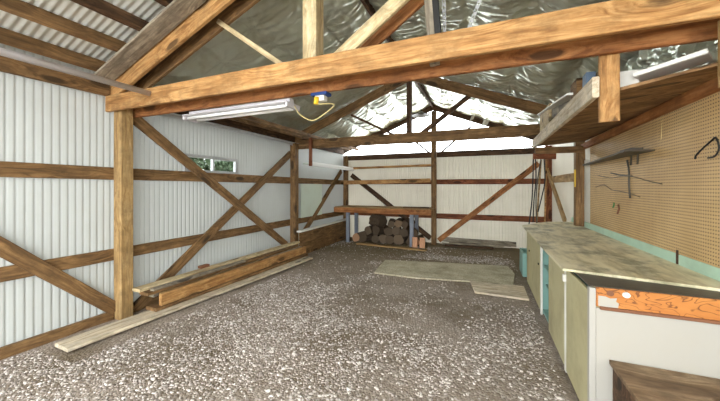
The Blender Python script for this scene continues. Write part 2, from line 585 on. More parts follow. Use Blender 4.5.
brace((1.395, 8.6, 2.06), (1.395, 6.75, .95), 'tan', 'tan diagonal brace leaning on the right wall behind the worktop', UPX, .04, .13)

# trusses
def truss1():
    r = root('roof_truss', (RX, 2.35, 2.5), 'big honey timber roof truss across the front with doubled tie beams and a king post', 'roof truss')
    beam('tie_beam', (-4.22, 2.22, 2.6), (1.44, 2.22, 2.6), .042, .19, 'honey', parent=r)
    beam('tie_beam', (-4.22, 2.475, 2.575), (1.44, 2.475, 2.575), .042, .19, 'orange', parent=r)
    for y, m in ((2.258, 'honey'), (2.437, 'brown')):
        for sx in (-1, 1):
            beam('rafter', (RX + sx * 2.95, y, rtop(RX + 2.95) - .1), (RX, y, rtop(RX) - .1), .04, .19, m, parent=r)
    beam('king_post', (RX - .025, 2.35, 2.57), (RX - .025, 2.35, 3.85), .135, .14, 'pale', (1, 0, 0), parent=r)
    beam('web_brace', (-1.2, 2.255, 2.62), (.05, 2.255, 3.47), .035, .11, 'pale', parent=r)
    beam('web_brace', (-1.2, 2.435, 2.62), (.05, 2.435, 3.47), .035, .11, 'orange', parent=r)
    beam('web_brace', (-1.62, 2.4, 2.64), (-2.62, 2.4, 3.36), .03, .05, 'pale', parent=r)
    beam('web_strut', (-.36, 2.4, 2.55), (-.44, 2.4, 3.5), .075, .05, 'grey', (0, 1, 0), parent=r)
    beam('strut_plate', (-.33, 2.37, 2.74), (-.38, 2.37, 3.4), .012, .05, 'black', (1, 0, 0), parent=r)
truss1()

def truss2():
    y = 6.1
    r = root('roof_truss', (RX, y, 2.5), 'dark timber roof truss further back with a single tie beam before the bright gable', 'roof truss')
    beam('tie_beam', (-4.22, y, 2.6), (1.42, y, 2.6), .06, .21, 'brown', parent=r)
    for sx in (-1, 1):
        beam('rafter', (RX + sx * 2.95, y, rtop(RX + 2.95) - .1), (RX, y, rtop(RX) - .1), .045, .19, 'brown', parent=r)
    beam('king_post', (-1.44, y + .06, 2.5), (-1.44, y + .06, 3.85), .14, .09, 'dark', (1, 0, 0), parent=r)
    beam('web_brace', (-1.62, y + .06, 2.62), (-2.75, y + .06, 3.2), .03, .05, 'dark', parent=r)
    beam('web_brace', (-1.3, y + .06, 2.6), (-.25, y + .06, 3.36), .03, .09, 'dark', parent=r)
truss2()

def gable():
    y = 8.93
    r = root('gable_frame', (RX, y, 2.6), 'dark rear gable rafters framing the bright opening under the ridge', 'gable frame')
    for sx in (-1, 1):
        beam('rafter', (RX + sx * 2.95, y, rtop(RX + 2.95) - .05), (RX, y, rtop(RX) - .05), .05, .17, 'dark', parent=r)
    beam('gable_brace', (-1.15, y, 2.6), (-.35, y, 3.28), .03, .05, 'dark', parent=r)
    beam('gable_brace', (-1.5, y, 2.6), (-2.0, y, 3.02), .03, .05, 'dark', parent=r)
gable()
tag(beam('ridge_board', (RX, YF, 3.98), (RX, 9.5, 3.98), .04, .18, 'dark'), 'dark ridge board running to the peak of the rear gable', 'ridge board')

# purlins: near bay individual
PU = 'purlins under the corrugated roof'
names = ['lowest purlin under the corrugated roof at upper left, just above the pale pipe',
         'second purlin up under the corrugated roof at upper left, thick and brown',
         'third purlin up under the corrugated roof at upper left, with a reddish edge',
         'topmost purlin in view under the corrugated roof at upper left']
def purlin(x, y0, y1, mat, label, d=.14):
    z = rtop(x) + .07
    up = (.371 * (1 if x > RX else -1), 0, .928)
    tag(beam('roof_purlin', (x, y0, z), (x, y1, z), .06, d, mat, up), label, 'purlin', PU)
for k, (x, m) in enumerate(((-4.06, 'brown'), (-3.68, 'brown'), (-3.3, 'dark'), (-2.9, 'dark'))):
    purlin(x, YF, 2.46, m, names[k])
# planks over the rafters where the sheets end
tag(beam('eave_board', (-3.9, 2.62, 2.78), (-3.9, 8.6, 2.78), .05, .12, 'brown'), 'long brown eave board close to the left wall, below the foil', 'eave board')
tag(beam('eave_board', (-3.62, 2.62, 2.75), (-3.62, 8.6, 2.75), .05, .07, 'brown'), 'thinner brown eave board further from the wall below the left foil', 'eave board')
tag(beam('rafter_liner', (-4.15, 2.12, rtop(-4.15) - .02), (-1.5, 2.12, rtop(-1.5) - .02), .2, .03, 'grey', (-.371, 0, .928)), 'weathered grey board lying along the front left rafter under the roof', 'board')

# ------------------------------------------------------------------ foil insulation
def foil(name, y0, y1, x0, x1, label, sag, seed, pleat=.016, step=.022, streak=.012):
    ny, nx = int((y1 - y0) / step), int(abs(x1 - x0) / step)
    gs, gy = .61, .52
    vs = []
    for j in range(ny + 1):
        y = y0 + (y1 - y0) * j / ny
        fy = j / ny
        for i in range(nx + 1):
            x = x0 + (x1 - x0) * i / nx
            s = abs(x - RX)
            lap = abs(math.sin(PI * s / gs))
            n1 = noise.noise((x * 1.3 + seed, y * .9, seed))
            # nearest staples on the purlin lines
            ks = round(s / gs)
            h = 0
            ky = math.floor((y + .13 * (ks % 3)) / gy)
            for q in (ky, ky + 1):
                cs = ks * gs
                cyy = q * gy - .13 * (ks % 3) + .12 * math.sin(q * 7.3 + ks * 3.1 + seed)
                ds, dy = s - cs, y - cyy
                r = math.hypot(ds, dy)
                th = math.atan2(ds, dy)
                wv = math.cos(th * (7 + (q + ks) % 4) + q * 1.7) + .6 * math.cos(th * 17 + ks + seed)
                h += wv * math.exp(-r / .2) * min(1, r / .05)
            n2 = noise.noise((s * 1.1 + n1, y * 8 + n1 * 2 + s * 1.5, seed + 5))
            n3 = noise.noise((s * 6 - n1 * 3, y * 2.2 + n1 * 2, seed + 9))
            rg = (1 - abs(n2) * 2.4) * .7 + (1 - abs(n3) * 2.4) * .3
            z = rtop(x) + .03 - sag * math.sin(PI * fy) * lap * (.7 + .6 * n1) - .02 * lap + pleat * h + streak * rg * 2
            vs.append((x, y, z))
    m = nx + 1
    fs = [(j * m + i, j * m + i + 1, (j + 1) * m + i + 1, (j + 1) * m + i) for j in range(ny) for i in range(nx)]
    return tag(link(name, meshdata(name, vs, fs), 'foil', None, None, True), label, 'insulation', 'foil insulation under the roof')
foil('foil_insulation', 2.5, 6.14, -4.15, RX - .02, 'dull crumpled foil insulation on the left roof slope between the two trusses', .1, 3)
foil('foil_insulation', 2.3, 6.14, RX + .02, 1.4, 'shiny crumpled foil insulation on the right roof slope between the two trusses', .1, 13, .014, .022, .026)
foil('foil_insulation', 6.16, 9.0, -4.1, RX - .02, 'foil insulation drooping from the left roof slope beside the rear gable', .16, 23)
foil('foil_insulation', 6.16, 9.3, RX + .02, 1.4, 'bright foil insulation on the right roof slope beside the rear gable', .06, 33)
foil('foil_insulation', YF, 2.28, RX + .02, 1.4, 'foil insulation over the right roof slope in front of the front truss', .08, 43)
foil('foil_insulation', YF, 2.1, -2.75, RX - .02, 'foil insulation beside the ridge in the near left bay', .08, 53)

def crumple(name, corners, mat, label, amp, seed, n=40):
    a, b, c, d = [Vector(p) for p in corners]
    nrm = (b - a).cross(d - a).normalized()
    vs = []
    for j in range(n + 1):
        for i in range(n + 1):
            u, v = i / n, j / n
            p = a * (1 - u) * (1 - v) + b * u * (1 - v) + c * u * v + d * (1 - u) * v
            q = p * 5
            k = noise.noise((q.x + seed, q.y, q.z))
            r1 = 1 - abs(noise.noise((q.x * 1.2 + seed, q.y * 1.4 + k, q.z * 1.2))) * 2
            r2 = 1 - abs(noise.noise((q.x * 2.6, q.y * 2.6 + seed, q.z * 2.4 + k * 2))) * 2
            vs.append(tuple(p + nrm * amp * (r1 * .7 + r2 * .3)))
    m = n + 1
    fs = [(j * m + i, j * m + i + 1, (j + 1) * m + i + 1, (j + 1) * m + i) for j in range(n) for i in range(n)]
    return tag(link(name, meshdata(name, vs, fs), mat), label, 'insulation', 'foil insulation under the roof')
crumple('foil_insulation', ((1.33, 2.55, 2.38), (1.33, 4.2, 2.38), (1.26, 4.2, 2.82), (1.26, 2.55, 2.82)), 'foil', 'bright crumpled foil stuffed above the loft by the right end of the tie beam', .07, 3.1)

# ------------------------------------------------------------------ left side details
tag(tube('conduit_pipe', [(-3.41, YF + .05, 2.635), (-3.41, 2.195, 2.63)], .03, 'plastic_white', None, 12), 'pale grey pipe running along below the purlins to the front tie beam', 'pipe')
fl = root('eave_flashing', (-4.1, 2.6, 2.6), 'silver metal strip running along the top of the left wall beyond the light', 'flashing')
beam('strip', (-4.1, 2.62, 2.64), (-4.1, 6.1, 2.62), .05, .02, 'galv', parent=fl)
beam('strip_lip', (-4.13, 2.62, 2.61), (-4.13, 6.1, 2.59), .008, .05, 'galv', parent=fl)

# window in the left wall
def window():
    y0, y1, z0, z1 = WIN
    r = root('window_1', (XL + .01, (y0 + y1) / 2, z0), 'small grey framed window in the left wall with two panes', 'window')
    r['kind'] = 'structure'
    t = .028
    x0, x1 = XL - .03, XL + .03
    for nm, lo, hi in (('window_frame', (x0, y0 - .02, z0 - .02), (x1, y1 + .02, z0 + t)), ('window_frame', (x0, y0 - .02, z1 - t), (x1, y1 + .02, z1 + .02)),
                       ('window_frame', (x0, y0 - .02, z0 + t), (x1, y0 + t, z1 - t)), ('window_frame', (x0, y1 - t, z0 + t), (x1, y1 + .02, z1 - t)),
                       ('mullion', (x0, (y0 + y1) / 2 - .015, z0 + t), (x1, (y0 + y1) / 2 + .015, z1 - t))):
        box(nm, lo, hi, 'galv', r)
    ym = (y0 + y1) / 2
    box('pane', (XL - .004, y0 + t, z0 + t), (XL + .004, ym - .015, z1 - t), 'glass', r, 0)
    box('pane', (XL - .004, ym + .015, z0 + t), (XL + .004, y1 - t, z1 - t), 'glass', r, 0)
    for s in ((y0 - .16, y0 - .02), (y1 + .02, y1 + .16)):
        pass
window()
# greenery outside the window
def shrub(x, y, h, rad, label, seed):
    r = root('garden_shrub', (x, y, 0), label, 'shrub', 'shrubs outside the window')
    rn = random.Random(seed)
    vs, fs = [], []
    for k in range(6000):
        a, c = rn.uniform(0, 2 * PI), rn.uniform(-1, 1)
        q = rad * rn.uniform(.6, 1) * (1 + .25 * noise.noise((a * 2, c * 3, seed)))
        p = Vector((math.cos(a) * math.sqrt(1 - c * c) * q, math.sin(a) * math.sqrt(1 - c * c) * q, h * .58 + c * h * .42))
        d1 = Vector((rn.uniform(-1, 1), rn.uniform(-1, 1), rn.uniform(-1, 1))).normalized()
        d2 = d1.orthogonal().normalized()
        s = rn.uniform(.05, .09)
        b = len(vs)
        vs += [tuple(p - d1 * s), tuple(p + d2 * s * .4), tuple(p + d1 * s), tuple(p - d2 * s * .4)]
        fs.append((b, b + 1, b + 2, b + 3))
    link('foliage', meshdata('foliage', vs, fs), 'leaf', Matrix.Translation((x, y, 0)), r)
    tube('stem', [(x, y, -.05), (x + .03, y, h * .4), (x - .02, y + .02, h * .7)], .03, 'bark', r)
shrub(-6.1, 5.4, 2.7, .75, 'green shrub outside seen through the nearer window pane', 1)
shrub(-6.4, 7.0, 2.8, .85, 'green shrub outside seen through the farther window pane', 2)

# brown boarding in far left bay, white cap, pale sheet
bd = root('plank_boarding', (-4.0, 7.3, 0), 'low brown board panel along the far left wall with a white top strip', 'board panel')
for k, (z0, z1) in enumerate(((-.02, .27), (.275, .53))):
    beam('plank', (-3.99 + .004 * k, 5.97, (z0 + z1) / 2), (-3.99 + .004 * k, 8.75, (z0 + z1) / 2 + .03), .03, z1 - z0, 'brown' if k else 'brown', parent=bd)
o = beam('cap_strip', (-4.0, 5.97, .56), (-4.0, 8.75, .6), .12, .035, 'white', parent=bd)
o['label'] = 'white painted strip'
tag(box('pale_sheet', (-4.19, 6.32, .84), (-4.17, 7.35, 1.68), 'palegreen'), 'pale greenish flat sheet leaning on the left wall behind the second post', 'sheet')

# lumber pile
LG = 'boards of the lumber pile'
def lum(p0, p1, w, d, mat, label, name='lumber_board', up=(0, 0, 1)):
    tag(beam(name, p0, p1, w, d, mat, up), label, 'board', LG)
tag(beam('ground_plank', (-3.82, 1.62, .034), (-3.62, 5.75, .034), .26, .036, 'bleach', ch=.004), 'long pale bleached plank lying on the gravel from the near post to the far end of the pile', 'plank')
lum((-3.85, 2.5, .078), (-3.78, 5.85, .078), .2, .045, 'brown', 'bottom brown board of the lumber pile on the pale plank')
lum((-4.04, 2.8, .1), (-3.99, 5.95, .1), .12, .09, 'dark', 'dark squared timber at the bottom of the pile against the wall')
lum((-3.77, 2.56, .18), (-3.78, 5.9, .18), .045, .15, 'honey', 'honey board standing on edge at the front of the lumber pile')
lum((-3.83, 2.6, .18), (-3.835, 5.85, .175), .04, .14, 'tan', 'tan board on edge just behind the honey front board of the pile')
lum((-3.93, 2.55, .225), (-3.92, 5.9, .22), .12, .045, 'grey', 'grey weathered board lying in the middle of the lumber pile')
lum((-3.9, 2.44, .28), (-3.96, 5.75, .275), .16, .04, 'brown', 'brown flat board second from the top of the lumber pile')
lum((-3.98, 2.4, .325), (-4.03, 5.95, .32), .14, .04, 'pale', 'pale flat board on top of the lumber pile nearest the wall')
lum((-3.83, 2.5, .32), (-3.87, 4.1, .315), .07, .032, 'grey', 'short grey strip on top of the lumber pile at its near end')
tag(box('brick', (-4.09, 3.36, .345), (-4.02, 3.52, .385), 'rust'), 'small rusty red block lying on top of the lumber pile by the brace', 'block')

# ------------------------------------------------------------------ rear shelves, bench, firewood
sh = root('wall_shelf', (-3.95, 7.2, 2.1), 'white edged shelf on the far left wall, hung from the second tie beam', 'shelf')
box('shelf_board', (-3.94, 6.05, 2.13), (-3.74, 8.5, 2.16), 'palegreen', sh)
box('edge_board', (-3.74, 6.02, 2.09), (-3.7, 8.5, 2.19), 'fluor', sh)
beam('hanger', (-3.69, 5.98, 2.08), (-3.69, 5.98, 2.72), .07, .05, 'redbrown', (0, 1, 0), parent=sh)
RS = 'shelves on the rear wall'
s1 = root('wall_shelf', (-2.6, 8.6, 2.15), 'upper rear shelf, thin wooden board left of the centre post', 'shelf', RS)
box('shelf_board', (-4.1, 8.48, 2.185), (-1.4, 8.86, 2.21), 'tan', s1)
beam('edge_board', (-3.74, 8.46, 2.17), (-1.38, 8.46, 2.2), .035, .06, 'honey', parent=s1)
s2 = root('wall_shelf', (-2.6, 8.6, 1.74), 'lower rear shelf with a thick brown front edge left of the centre post', 'shelf', RS)
box('shelf_board', (-4.1, 8.42, 1.78), (-1.4, 8.86, 1.8), 'tan', s2)
beam('edge_board', (-4.0, 8.4, 1.735), (-1.38, 8.4, 1.775), .04, .12, 'honey', parent=s2)

wb = root('rear_workbench', (-2.7, 8.4, 0), 'brown wooden bench across the rear left with grey metal legs above the firewood', 'workbench')
box('bench_top', (-4.15, 8.06, .985), (-1.3, 8.84, 1.02), 'tan', wb)
beam('front_rail', (-4.15, 8.04, .925), (-1.3, 8.04, .925), .04, .14, 'orange', parent=wb)
beam('rear_rail', (-4.15, 8.83, .92), (-1.4, 8.83, .92), .04, .1, 'dark', parent=wb)
for x, y in ((-3.72, 8.1), (-3.72, 8.72), (-1.83, 8.1), (-1.83, 8.72)):
    box('leg', (x - .05, y - .04, -.02), (x + .05, y + .04, .985), 'greymetal', wb)
tag(plate('board_offcut', [(-2.1, 8.2), (-1.42, 8.22), (-1.42, 8.42), (-2.12, 8.4)], 1.022, 1.05, 'dark'), 'dark flat offcut lying on the right end of the rear bench', 'board')

def log(loc, rad, L, ang, tilt, mat_bark, label, group=None, split=False, seed=0, up=False):
    rn = random.Random(seed)
    n = 14
    sec = 7
    def R(t):
        base = rad * (1 + .3 * noise.noise((math.cos(t) * 1.3 + seed * 3.1, math.sin(t) * 1.3, seed)))
        if split:
            base *= .95 if math.sin(t) < .1 else .55 + .35 * abs(math.cos(t))
        return base
    vs, fs = [], []
    for j in range(sec + 1):
        y = -L / 2 + L * j / sec
        for k in range(n):
            t = 2 * PI * k / n
            r = R(t) * (1 + .06 * noise.noise((k * .9, j * 1.1, seed + 7)))
            vs.append((math.cos(t) * r, y, math.sin(t) * r))
    for j in range(sec):
        for k in range(n):
            a, b = j * n + k, j * n + (k + 1) % n
            fs.append((a, a + n, b + n, b))
    fs.append(tuple(sec * n + k for k in reversed(range(n))))
    mw = Matrix.Translation(loc) @ Matrix.Rotation(ang, 4, 'Z') @ Matrix.Rotation(tilt, 4, 'X')
    o = link('firewood_log', meshdata('log', vs, fs), mat_bark, mw)
    cv = [(0, -L / 2 - .004, 0)] + [(math.cos(2 * PI * k / n) * R(2 * PI * k / n) * 1.0, -L / 2 - .001, math.sin(2 * PI * k / n) * R(2 * PI * k / n) * 1.0) for k in range(n)]
    cf = [(0, 1 + k, 1 + (k + 1) % n) for k in range(n)]
    link('cut_face', meshdata('cut', cv, cf), 'cut', mw, o)
    return tag(o, label, 'log', 'firewood under the rear bench')
row1 = ['leftmost firewood log on the ground beside the left bench leg', 'pale-faced firewood log in the bottom row second from the left leg', 'third firewood log from the left in the bottom row',
        'fourth firewood log from the left in the bottom row', 'fifth firewood log from the left in the bottom row', 'sixth firewood log from the left in the bottom row',
        'seventh firewood log from the left in the bottom row', 'eighth firewood log from the left in the bottom row, nearest the right bench leg']
rr = [.12, .155, .115, .135, .125, .145, .12, .12]
x = -3.62
cx = []
for i, (r_, lb) in enumerate(zip(rr, row1)):
    x += r_
    cx.append((x, r_))
    log((x, 8.45 + .03 * (i % 3), r_ - .01), r_, .5 + .05 * (i % 3), random.uniform(-.3, .3), 0, 'bark', lb, seed=i + 1)
    x += r_ * .93
row2 = ['second-row firewood log above the pale-faced one', 'second-row firewood log under the big round', 'second-row firewood log at the middle of the pile', 'second-row firewood log right of the middle', 'second-row firewood log near the right bench leg', 'second-row firewood log nearest the right bench leg']
for i, lb in enumerate(row2):
    (xa, ra), (xb, rb) = cx[i + 1], cx[i + 2] if i + 2 < len(cx) else cx[-1]
    r_ = [.12, .14, .125, .135, .12, .11][i]
    d = xb - xa
    xm = (xa + xb) / 2
    hz = math.sqrt(max((r_ + (ra + rb) / 2) ** 2 - (d / 2) ** 2, .01))
    log((xm, 8.47 + .04 * (i % 2), (ra + rb) / 2 + hz - .02), r_, .48, random.uniform(-.4, .4), 0, 'bark', lb, seed=i + 20)
log((-2.93, 8.5, .60), .175, .42, 1.1, 0, 'bark', 'big round log section lying on top of the firewood at its left', seed=31)
for i, (xx, zz, r_, lb) in enumerate(((-2.5, .56, .105, 'top-row firewood log at the middle beside the big round'), (-2.27, .6, .125, 'topmost split firewood log right of the middle of the pile'), (-2.02, .56, .11, 'top-row firewood log just left of the right bench leg'))):
    log((xx, 8.48, zz), r_, .45, random.uniform(-.3, .3), .05, 'bark', lb, seed=40 + i, split=(i == 1))
for i, (xx, lb) in enumerate(((-1.72, 'pale split log standing on end just right of the right bench leg'), (-1.53, 'pale split log standing on end beside the centre post'))):
    log((xx, 8.0, .13), .075, .27, 0, PI / 2 - .16, 'cutpale', lb, seed=50 + i, split=True)
tag(beam('ground_plank', (-3.3, 7.82, .02), (-1.35, 7.62, .02), .16, .035, 'tan'), 'tan plank on the ground in front of the firewood', 'plank')

# rubbish at rear right
RW = 'old boards on the ground by the rear wall'
for i, (p0, p1, m, lb) in enumerate((((-1.1, 8.6, .04), (.45, 8.72, .04), 'grey', 'grey old board on the ground nearest the rear sill'),
                                    ((-1.0, 8.4, .04), (.2, 8.46, .035), 'dark', 'dark old board on the ground in front of the rear sill'),
                                    ((-.9, 8.5, .09), (.6, 8.6, .1), 'grey', 'grey old board lying on top of the boards by the rear sill'))):
    tag(beam('old_board', p0, p1, .13, .04, m), lb, 'board', RW)
st = root('teal_crate', (.85, 6.45, 0), 'small teal crate on the ground behind the far end of the cabinets', 'crate')
for lo, hi in (((.62, 6.1, 0), (1.1, 6.13, .42)), ((.62, 6.6, 0), (1.1, 6.63, .42)), ((.62, 6.13, 0), (.65, 6.6, .42)), ((1.07, 6.13, 0), (1.1, 6.6, .42)), ((.65, 6.13, 0), (1.07, 6.6, .03))):
    box('side_panel', lo, hi, 'teal', st)

# sheets on the floor
def sheet(name, pts, z0, z1, mat, label):
    return tag(plate(name, pts, z0, z1, mat), label, 'board')
sheet('floor_sheet', [(-1.9, 5.3), (-1.1, 5.28), (-.3, 5.42), (.42, 5.47), (.5, 6.2), (.42, 6.75), (-.6, 6.58), (-2.0, 6.3), (-1.96, 5.8)], -.005, .016, 'matsheet', 'large dusty weathered sheet lying on the gravel before the rear wall')
sheet('floor_board', [(-.23, 5.4), (-.14, 4.88), (.57, 4.84), (.57, 5.44)], .0, .026, 'bleach', 'small bleached board on the ground beside the far cabinet doors')

# ------------------------------------------------------------------ right side: cabinets and worktop
XF, YE, ZT = .64, 2.42, .95
BK = 1.42
def carcass(r, y0, y1, mid=True):
    box('side_panel', (XF + .02, y0, .02), (BK, y0 + .02, ZT), 'cream', r)
    box('side_panel', (XF + .02, y1 - .02, .02), (BK, y1, ZT), 'teal', r)
    box('back_panel', (BK - .02, y0 + .02, .06), (BK, y1 - .02, ZT - .02), 'teal', r)
    box('bottom_shelf', (XF + .02, y0 + .02, .06), (BK - .02, y1 - .02, .085), 'teal', r)
    box('top_panel', (XF + .02, y0 + .02, ZT - .025), (BK - .02, y1 - .02, ZT), 'cream', r)
CG = 'base cabinets under the long worktop'
a = root('base_cabinet', (1.03, 5.1, 0), 'far base cabinet with two cream doors under the worktop', 'cabinet', CG)
carcass(a, 4.38, 5.7)
for y0, y1 in ((4.4, 5.26), (5.27, 5.68)):
    d = box('door', (XF, y0, .05), (XF + .02, y1, .91), 'cream', a)
    box('knob', (XF - .014, y0 + .06, .6), (XF, y0 + .085, .625), 'darkmetal', d)
b = root('base_cabinet', (1.03, 3.7, 0), 'middle base cabinet with an open teal shelf bay beside a cream door', 'cabinet', CG)
carcass(b, 3.08, 4.37)
box('stile', (XF - .002, 4.32, .02), (XF + .02, 4.37, .92), 'white', b)
box('divider', (XF + .02, 3.8, .085), (BK - .02, 3.82, ZT - .03), 'teal', b)
box('shelf', (XF + .05, 3.82, .38), (BK - .02, 4.35, .4), 'teal', b)
box('shelf', (XF + .03, 3.82, .62), (BK - .02, 4.35, .64), 'teal', b)
d = box('door', (XF - .004, 3.12, .05), (XF + .018, 3.81, .9), 'cream', b)
c = root('base_cabinet', (1.03, 2.78, 0), 'near base cabinet with a white end panel topped by bare orange plywood', 'cabinet', CG)
carcass(c, YE + .02, 3.07)
box('stile', (XF - .006, 3.05, .02), (XF + .02, 3.1, .92), 'white', c)
o = box('latch', (XF - .03, 3.02, .8), (XF - .006, 3.06, .86), 'white', c)
d = box('door', (XF - .004, YE + .04, .04), (XF + .018, 3.045, .91), 'cream', c)
o = box('corner_stile', (XF - .006, YE - .004, .01), (XF + .03, YE + .04, .94), 'whitepanel', c)
o = box('end_panel', (XF + .03, YE + .002, .01), (BK + .02, YE + .02, .81), 'whitepanel', c)
o['label'] = 'white end panel'
o = box('upper_panel', (XF + .032, YE - .002, .82), (BK + .02, YE + .018, ZT - .004), 'osb', c)
o['label'] = 'bare orange plywood strip'
box('panel_trim', (XF + .05, YE - .016, .805), (BK + .02, YE + .002, .825), 'rust', c)
# white paint remnant on the plywood strip and two bored holes
pv = [(.682, .826), (.785, .826), (.79, .856), (.775, .866), (.78, .888), (.745, .882), (.72, .892), (.682, .893)]
vs = [(x, YE - .0035, z) for x, z in pv] + [(x, YE - .002, z) for x, z in pv]
n = len(pv)
me = meshdata('paint', vs, [tuple(range(n)), tuple(reversed(range(n, 2 * n)))] + [(i, n + i, n + (i + 1) % n, (i + 1) % n) for i in range(n)])
o = link('paint_patch', me, 'whitepanel', None, c)
o['label'] = 'remnant of white paint'
def disc(name, p, r, mat, parent, depth=.004):
    vs = [(p[0] + math.cos(t) * r, p[1], p[2] + math.sin(t) * r * .85) for t in [2 * PI * k / 18 for k in range(18)]]
    vs += [(x, y - depth, z) for x, y, z in vs]
    fs = [tuple(range(18)), tuple(reversed(range(18, 36)))] + [(k, (k + 1) % 18, 18 + (k + 1) % 18, 18 + k) for k in range(18)]
    o = link(name, meshdata(name, vs, fs), mat, None, parent)
    return o
disc('knot_hole', (.745, YE - .003, .915), .02, 'rust', c)
disc('white_knob', (.825, YE - .003, .917), .02, 'white', c, .012)
box('counter_top', (XF - .01, YE - .01, ZT), (BK + .02, 3.08, ZT + .006), 'darkmetal', c)  # carcass top coloured dark: the shade beside the worktop is put into its colour

w = root('worktop', (1.0, 4.5, ZT), 'long stained plywood worktop lying over the base cabinets along the right wall', 'worktop')
plate('plywood_top', [(.55, 2.74), (1.44, 2.54), (1.44, 6.5), (1.02, 6.3), (.56, 5.6)], ZT + .008, ZT + .026, 'top', w)
box('front_batten', (.6, 2.9, ZT - .03), (.634, 5.55, ZT + .006), 'cream', w)
MT = 'mint green boards along the worktop'
for y0, y1, z0, lb in ((1.95, 3.22, .0, 'near mint green board along the back of the worktop under the pegboard'), (3.27, 5.72, .0, 'long mint green board along the back of the worktop left of the dark gap'), (5.95, 6.5, 0, 'short mint green board beyond the post at the far end of the worktop')):
    tag(beam('backsplash_board', (1.445, y0, 1.01), (1.445, y1, 1.005), .02, .105, 'mint', ch=.002), lb, 'board', MT)
tag(beam('wall_batten', (1.45, 3.245, .96), (1.45, 3.245, 1.09), .03, .03, 'dark', (0, 1, 0)), 'short dark batten in the gap between the mint green boards', 'batten')
pb = tag(box('pegboard', (1.44, 1.2, 1.06), (1.46, 5.45, 2.34), 'peg', None, 0), 'large tan pegboard covering the right wall above the worktop', 'pegboard')
tag(box('wall_sheet', (1.452, 5.46, .95), (1.468, 5.78, 2.02), 'white'), 'narrow white upright strip between the pegboard and its far post', 'strip')

# wooden box at lower right
bx = root('wooden_chest', (1.1, 2.1, 0), 'low brown wooden chest on the ground against the white cabinet end', 'chest')
box('body', (.75, 1.42, -.01), (1.4, 2.4, .465), 'dark', bx, .01)
plate('lid', [(.738, 1.4), (1.42, 1.4), (1.42, 2.412), (.738, 2.412)], .465, .49, 'chest', bx)

# ------------------------------------------------------------------ loft on the right
lf = root('loft_platform', (1.1, 4.2, 2.1), 'hanging wooden loft platform with a pale front rail above the pegboard', 'loft')
dk = plate('plywood_deck', [(.72, 2.64), (.86, 2.58), (1.215, 2.4), (1.45, 2.28), (1.45, 5.75), (.69, 5.6)], 2.28, 2.30, 'loftply', lf)
dk.matrix_basis = dk.matrix_basis @ Matrix.Rotation(-.1, 4, 'Y')
beam('front_rail', (.69, 2.5, 2.275), (.71, 5.45, 2.27), .04, .14, 'bleach', parent=lf)
beam('wall_ledger', (1.415, 1.9, 2.295), (1.415, 5.7, 2.225), .05, .085, 'orange', parent=lf)
beam('end_joist', (.74, 5.55, 2.18), (1.4, 5.62, 2.18), .04, .1, 'brown', parent=lf)
beam('hanger', (.775, 2.53, 2.04), (.775, 2.53, 2.52), .11, .04, 'honey', (0, 1, 0), parent=lf)
beam('hanger', (1.25, 2.3, 2.15), (1.25, 2.3, 2.52), .11, .04, 'tan', (0, 1, 0), parent=lf)
LB = 'boards stored on the loft'
for p0, p1, wd, d, m, lb, nm in (((.83, 2.8, 2.3), (.8, 5.5, 2.3), .14, .03, 'bleach', 'pale board lying on the loft just behind its front rail', 'stored_board'),
                             ((.79, 2.7, 2.40), (.76, 4.6, 2.52), .03, .12, 'grey', 'grey board on edge poking along the loft front', 'stored_board'),
                             ((.95, 2.75, 2.325), (.93, 5.2, 2.32), .1, .05, 'brown', 'brown timber on the loft behind the grey board', 'stored_board'),
                             ((.98, 2.68, 2.36), (1.26, 2.5, 2.40), .2, .03, 'white', 'short white board lying flat on the loft by the right edge', 'stored_board')):
    tag(beam(nm, p0, p1, wd, d, m), lb, 'board', LB)
tag(box('white_box', (.84, 2.66, 2.30), (.98, 2.8, 2.41), 'white'), 'small white box on the loft beside the honey hanger', 'box')
tag(box('blue_tin', (.70, 2.74, 2.342), (.76, 2.84, 2.46), 'bluegrey'), 'small dark blue tin on the loft left of the honey hanger', 'tin')

tag(box('storage_box', (.72, 4.3, 2.32), (.98, 4.95, 2.62), 'pale'), 'pale box standing on the far part of the loft under a slanting white board', 'box')
tag(beam('stored_board', (.70, 3.1, 2.40), (.76, 5.1, 2.66), .1, .02, 'white'), 'slanting white board resting on the pale box on the loft', 'board', LB)
tag(box('brown_carton', (.70, 3.0, 2.342), (.78, 3.2, 2.50), 'brown'), 'small brown carton on the loft rail left of the blue tin', 'carton')

# ------------------------------------------------------------------ lights and electrics
fx = root('fluorescent_fixture', (-2.45, 2.62, 2.38), 'long white fluorescent light fixture hanging below the front tie beam', 'light')
beam('housing', (-3.2, 2.55, 2.455), (-1.78, 2.53, 2.455), .07, .05, 'plastic_white', parent=fx)
beam('reflector', (-3.22, 2.555, 2.424), (-1.76, 2.535, 2.424), .24, .012, 'plastic_white', parent=fx)
for s in (-1, 1):
    tube('tube_lamp', [(-3.18, 2.55 + s * .06, 2.398), (-1.8, 2.535 + s * .06, 2.398)], .017, 'fluor', fx, 12)
for xx, yy in ((-3.21, 2.555), (-1.77, 2.535)):
    box('end_cap', (xx - .012, yy - .11, 2.378), (xx + .012, yy + .11, 2.432), 'plastic_white', fx)
for xx in (-2.95, -1.95):
    tube('hanging_cord', [(xx, 2.54, 2.475), (xx - .01, 2.5, 2.56), (xx, 2.5, 2.7)], .004, 'cable', fx, 6)
ob = root('outlet_box', at(321, 93, Y=2.5), 'small blue electrical box with a yellow plug under the tie beam', 'outlet')
p = Vector(at(321, 94, Y=2.5))
p.z = 2.455
box('box_body', (p.x - .085, p.y - .05, p.z - .0), (p.x + .085, p.y + .05, p.z + .028), 'blue', ob)
box('socket', (p.x - .045, p.y - .035, p.z - .05), (p.x + .05, p.y + .035, p.z), 'white', ob)
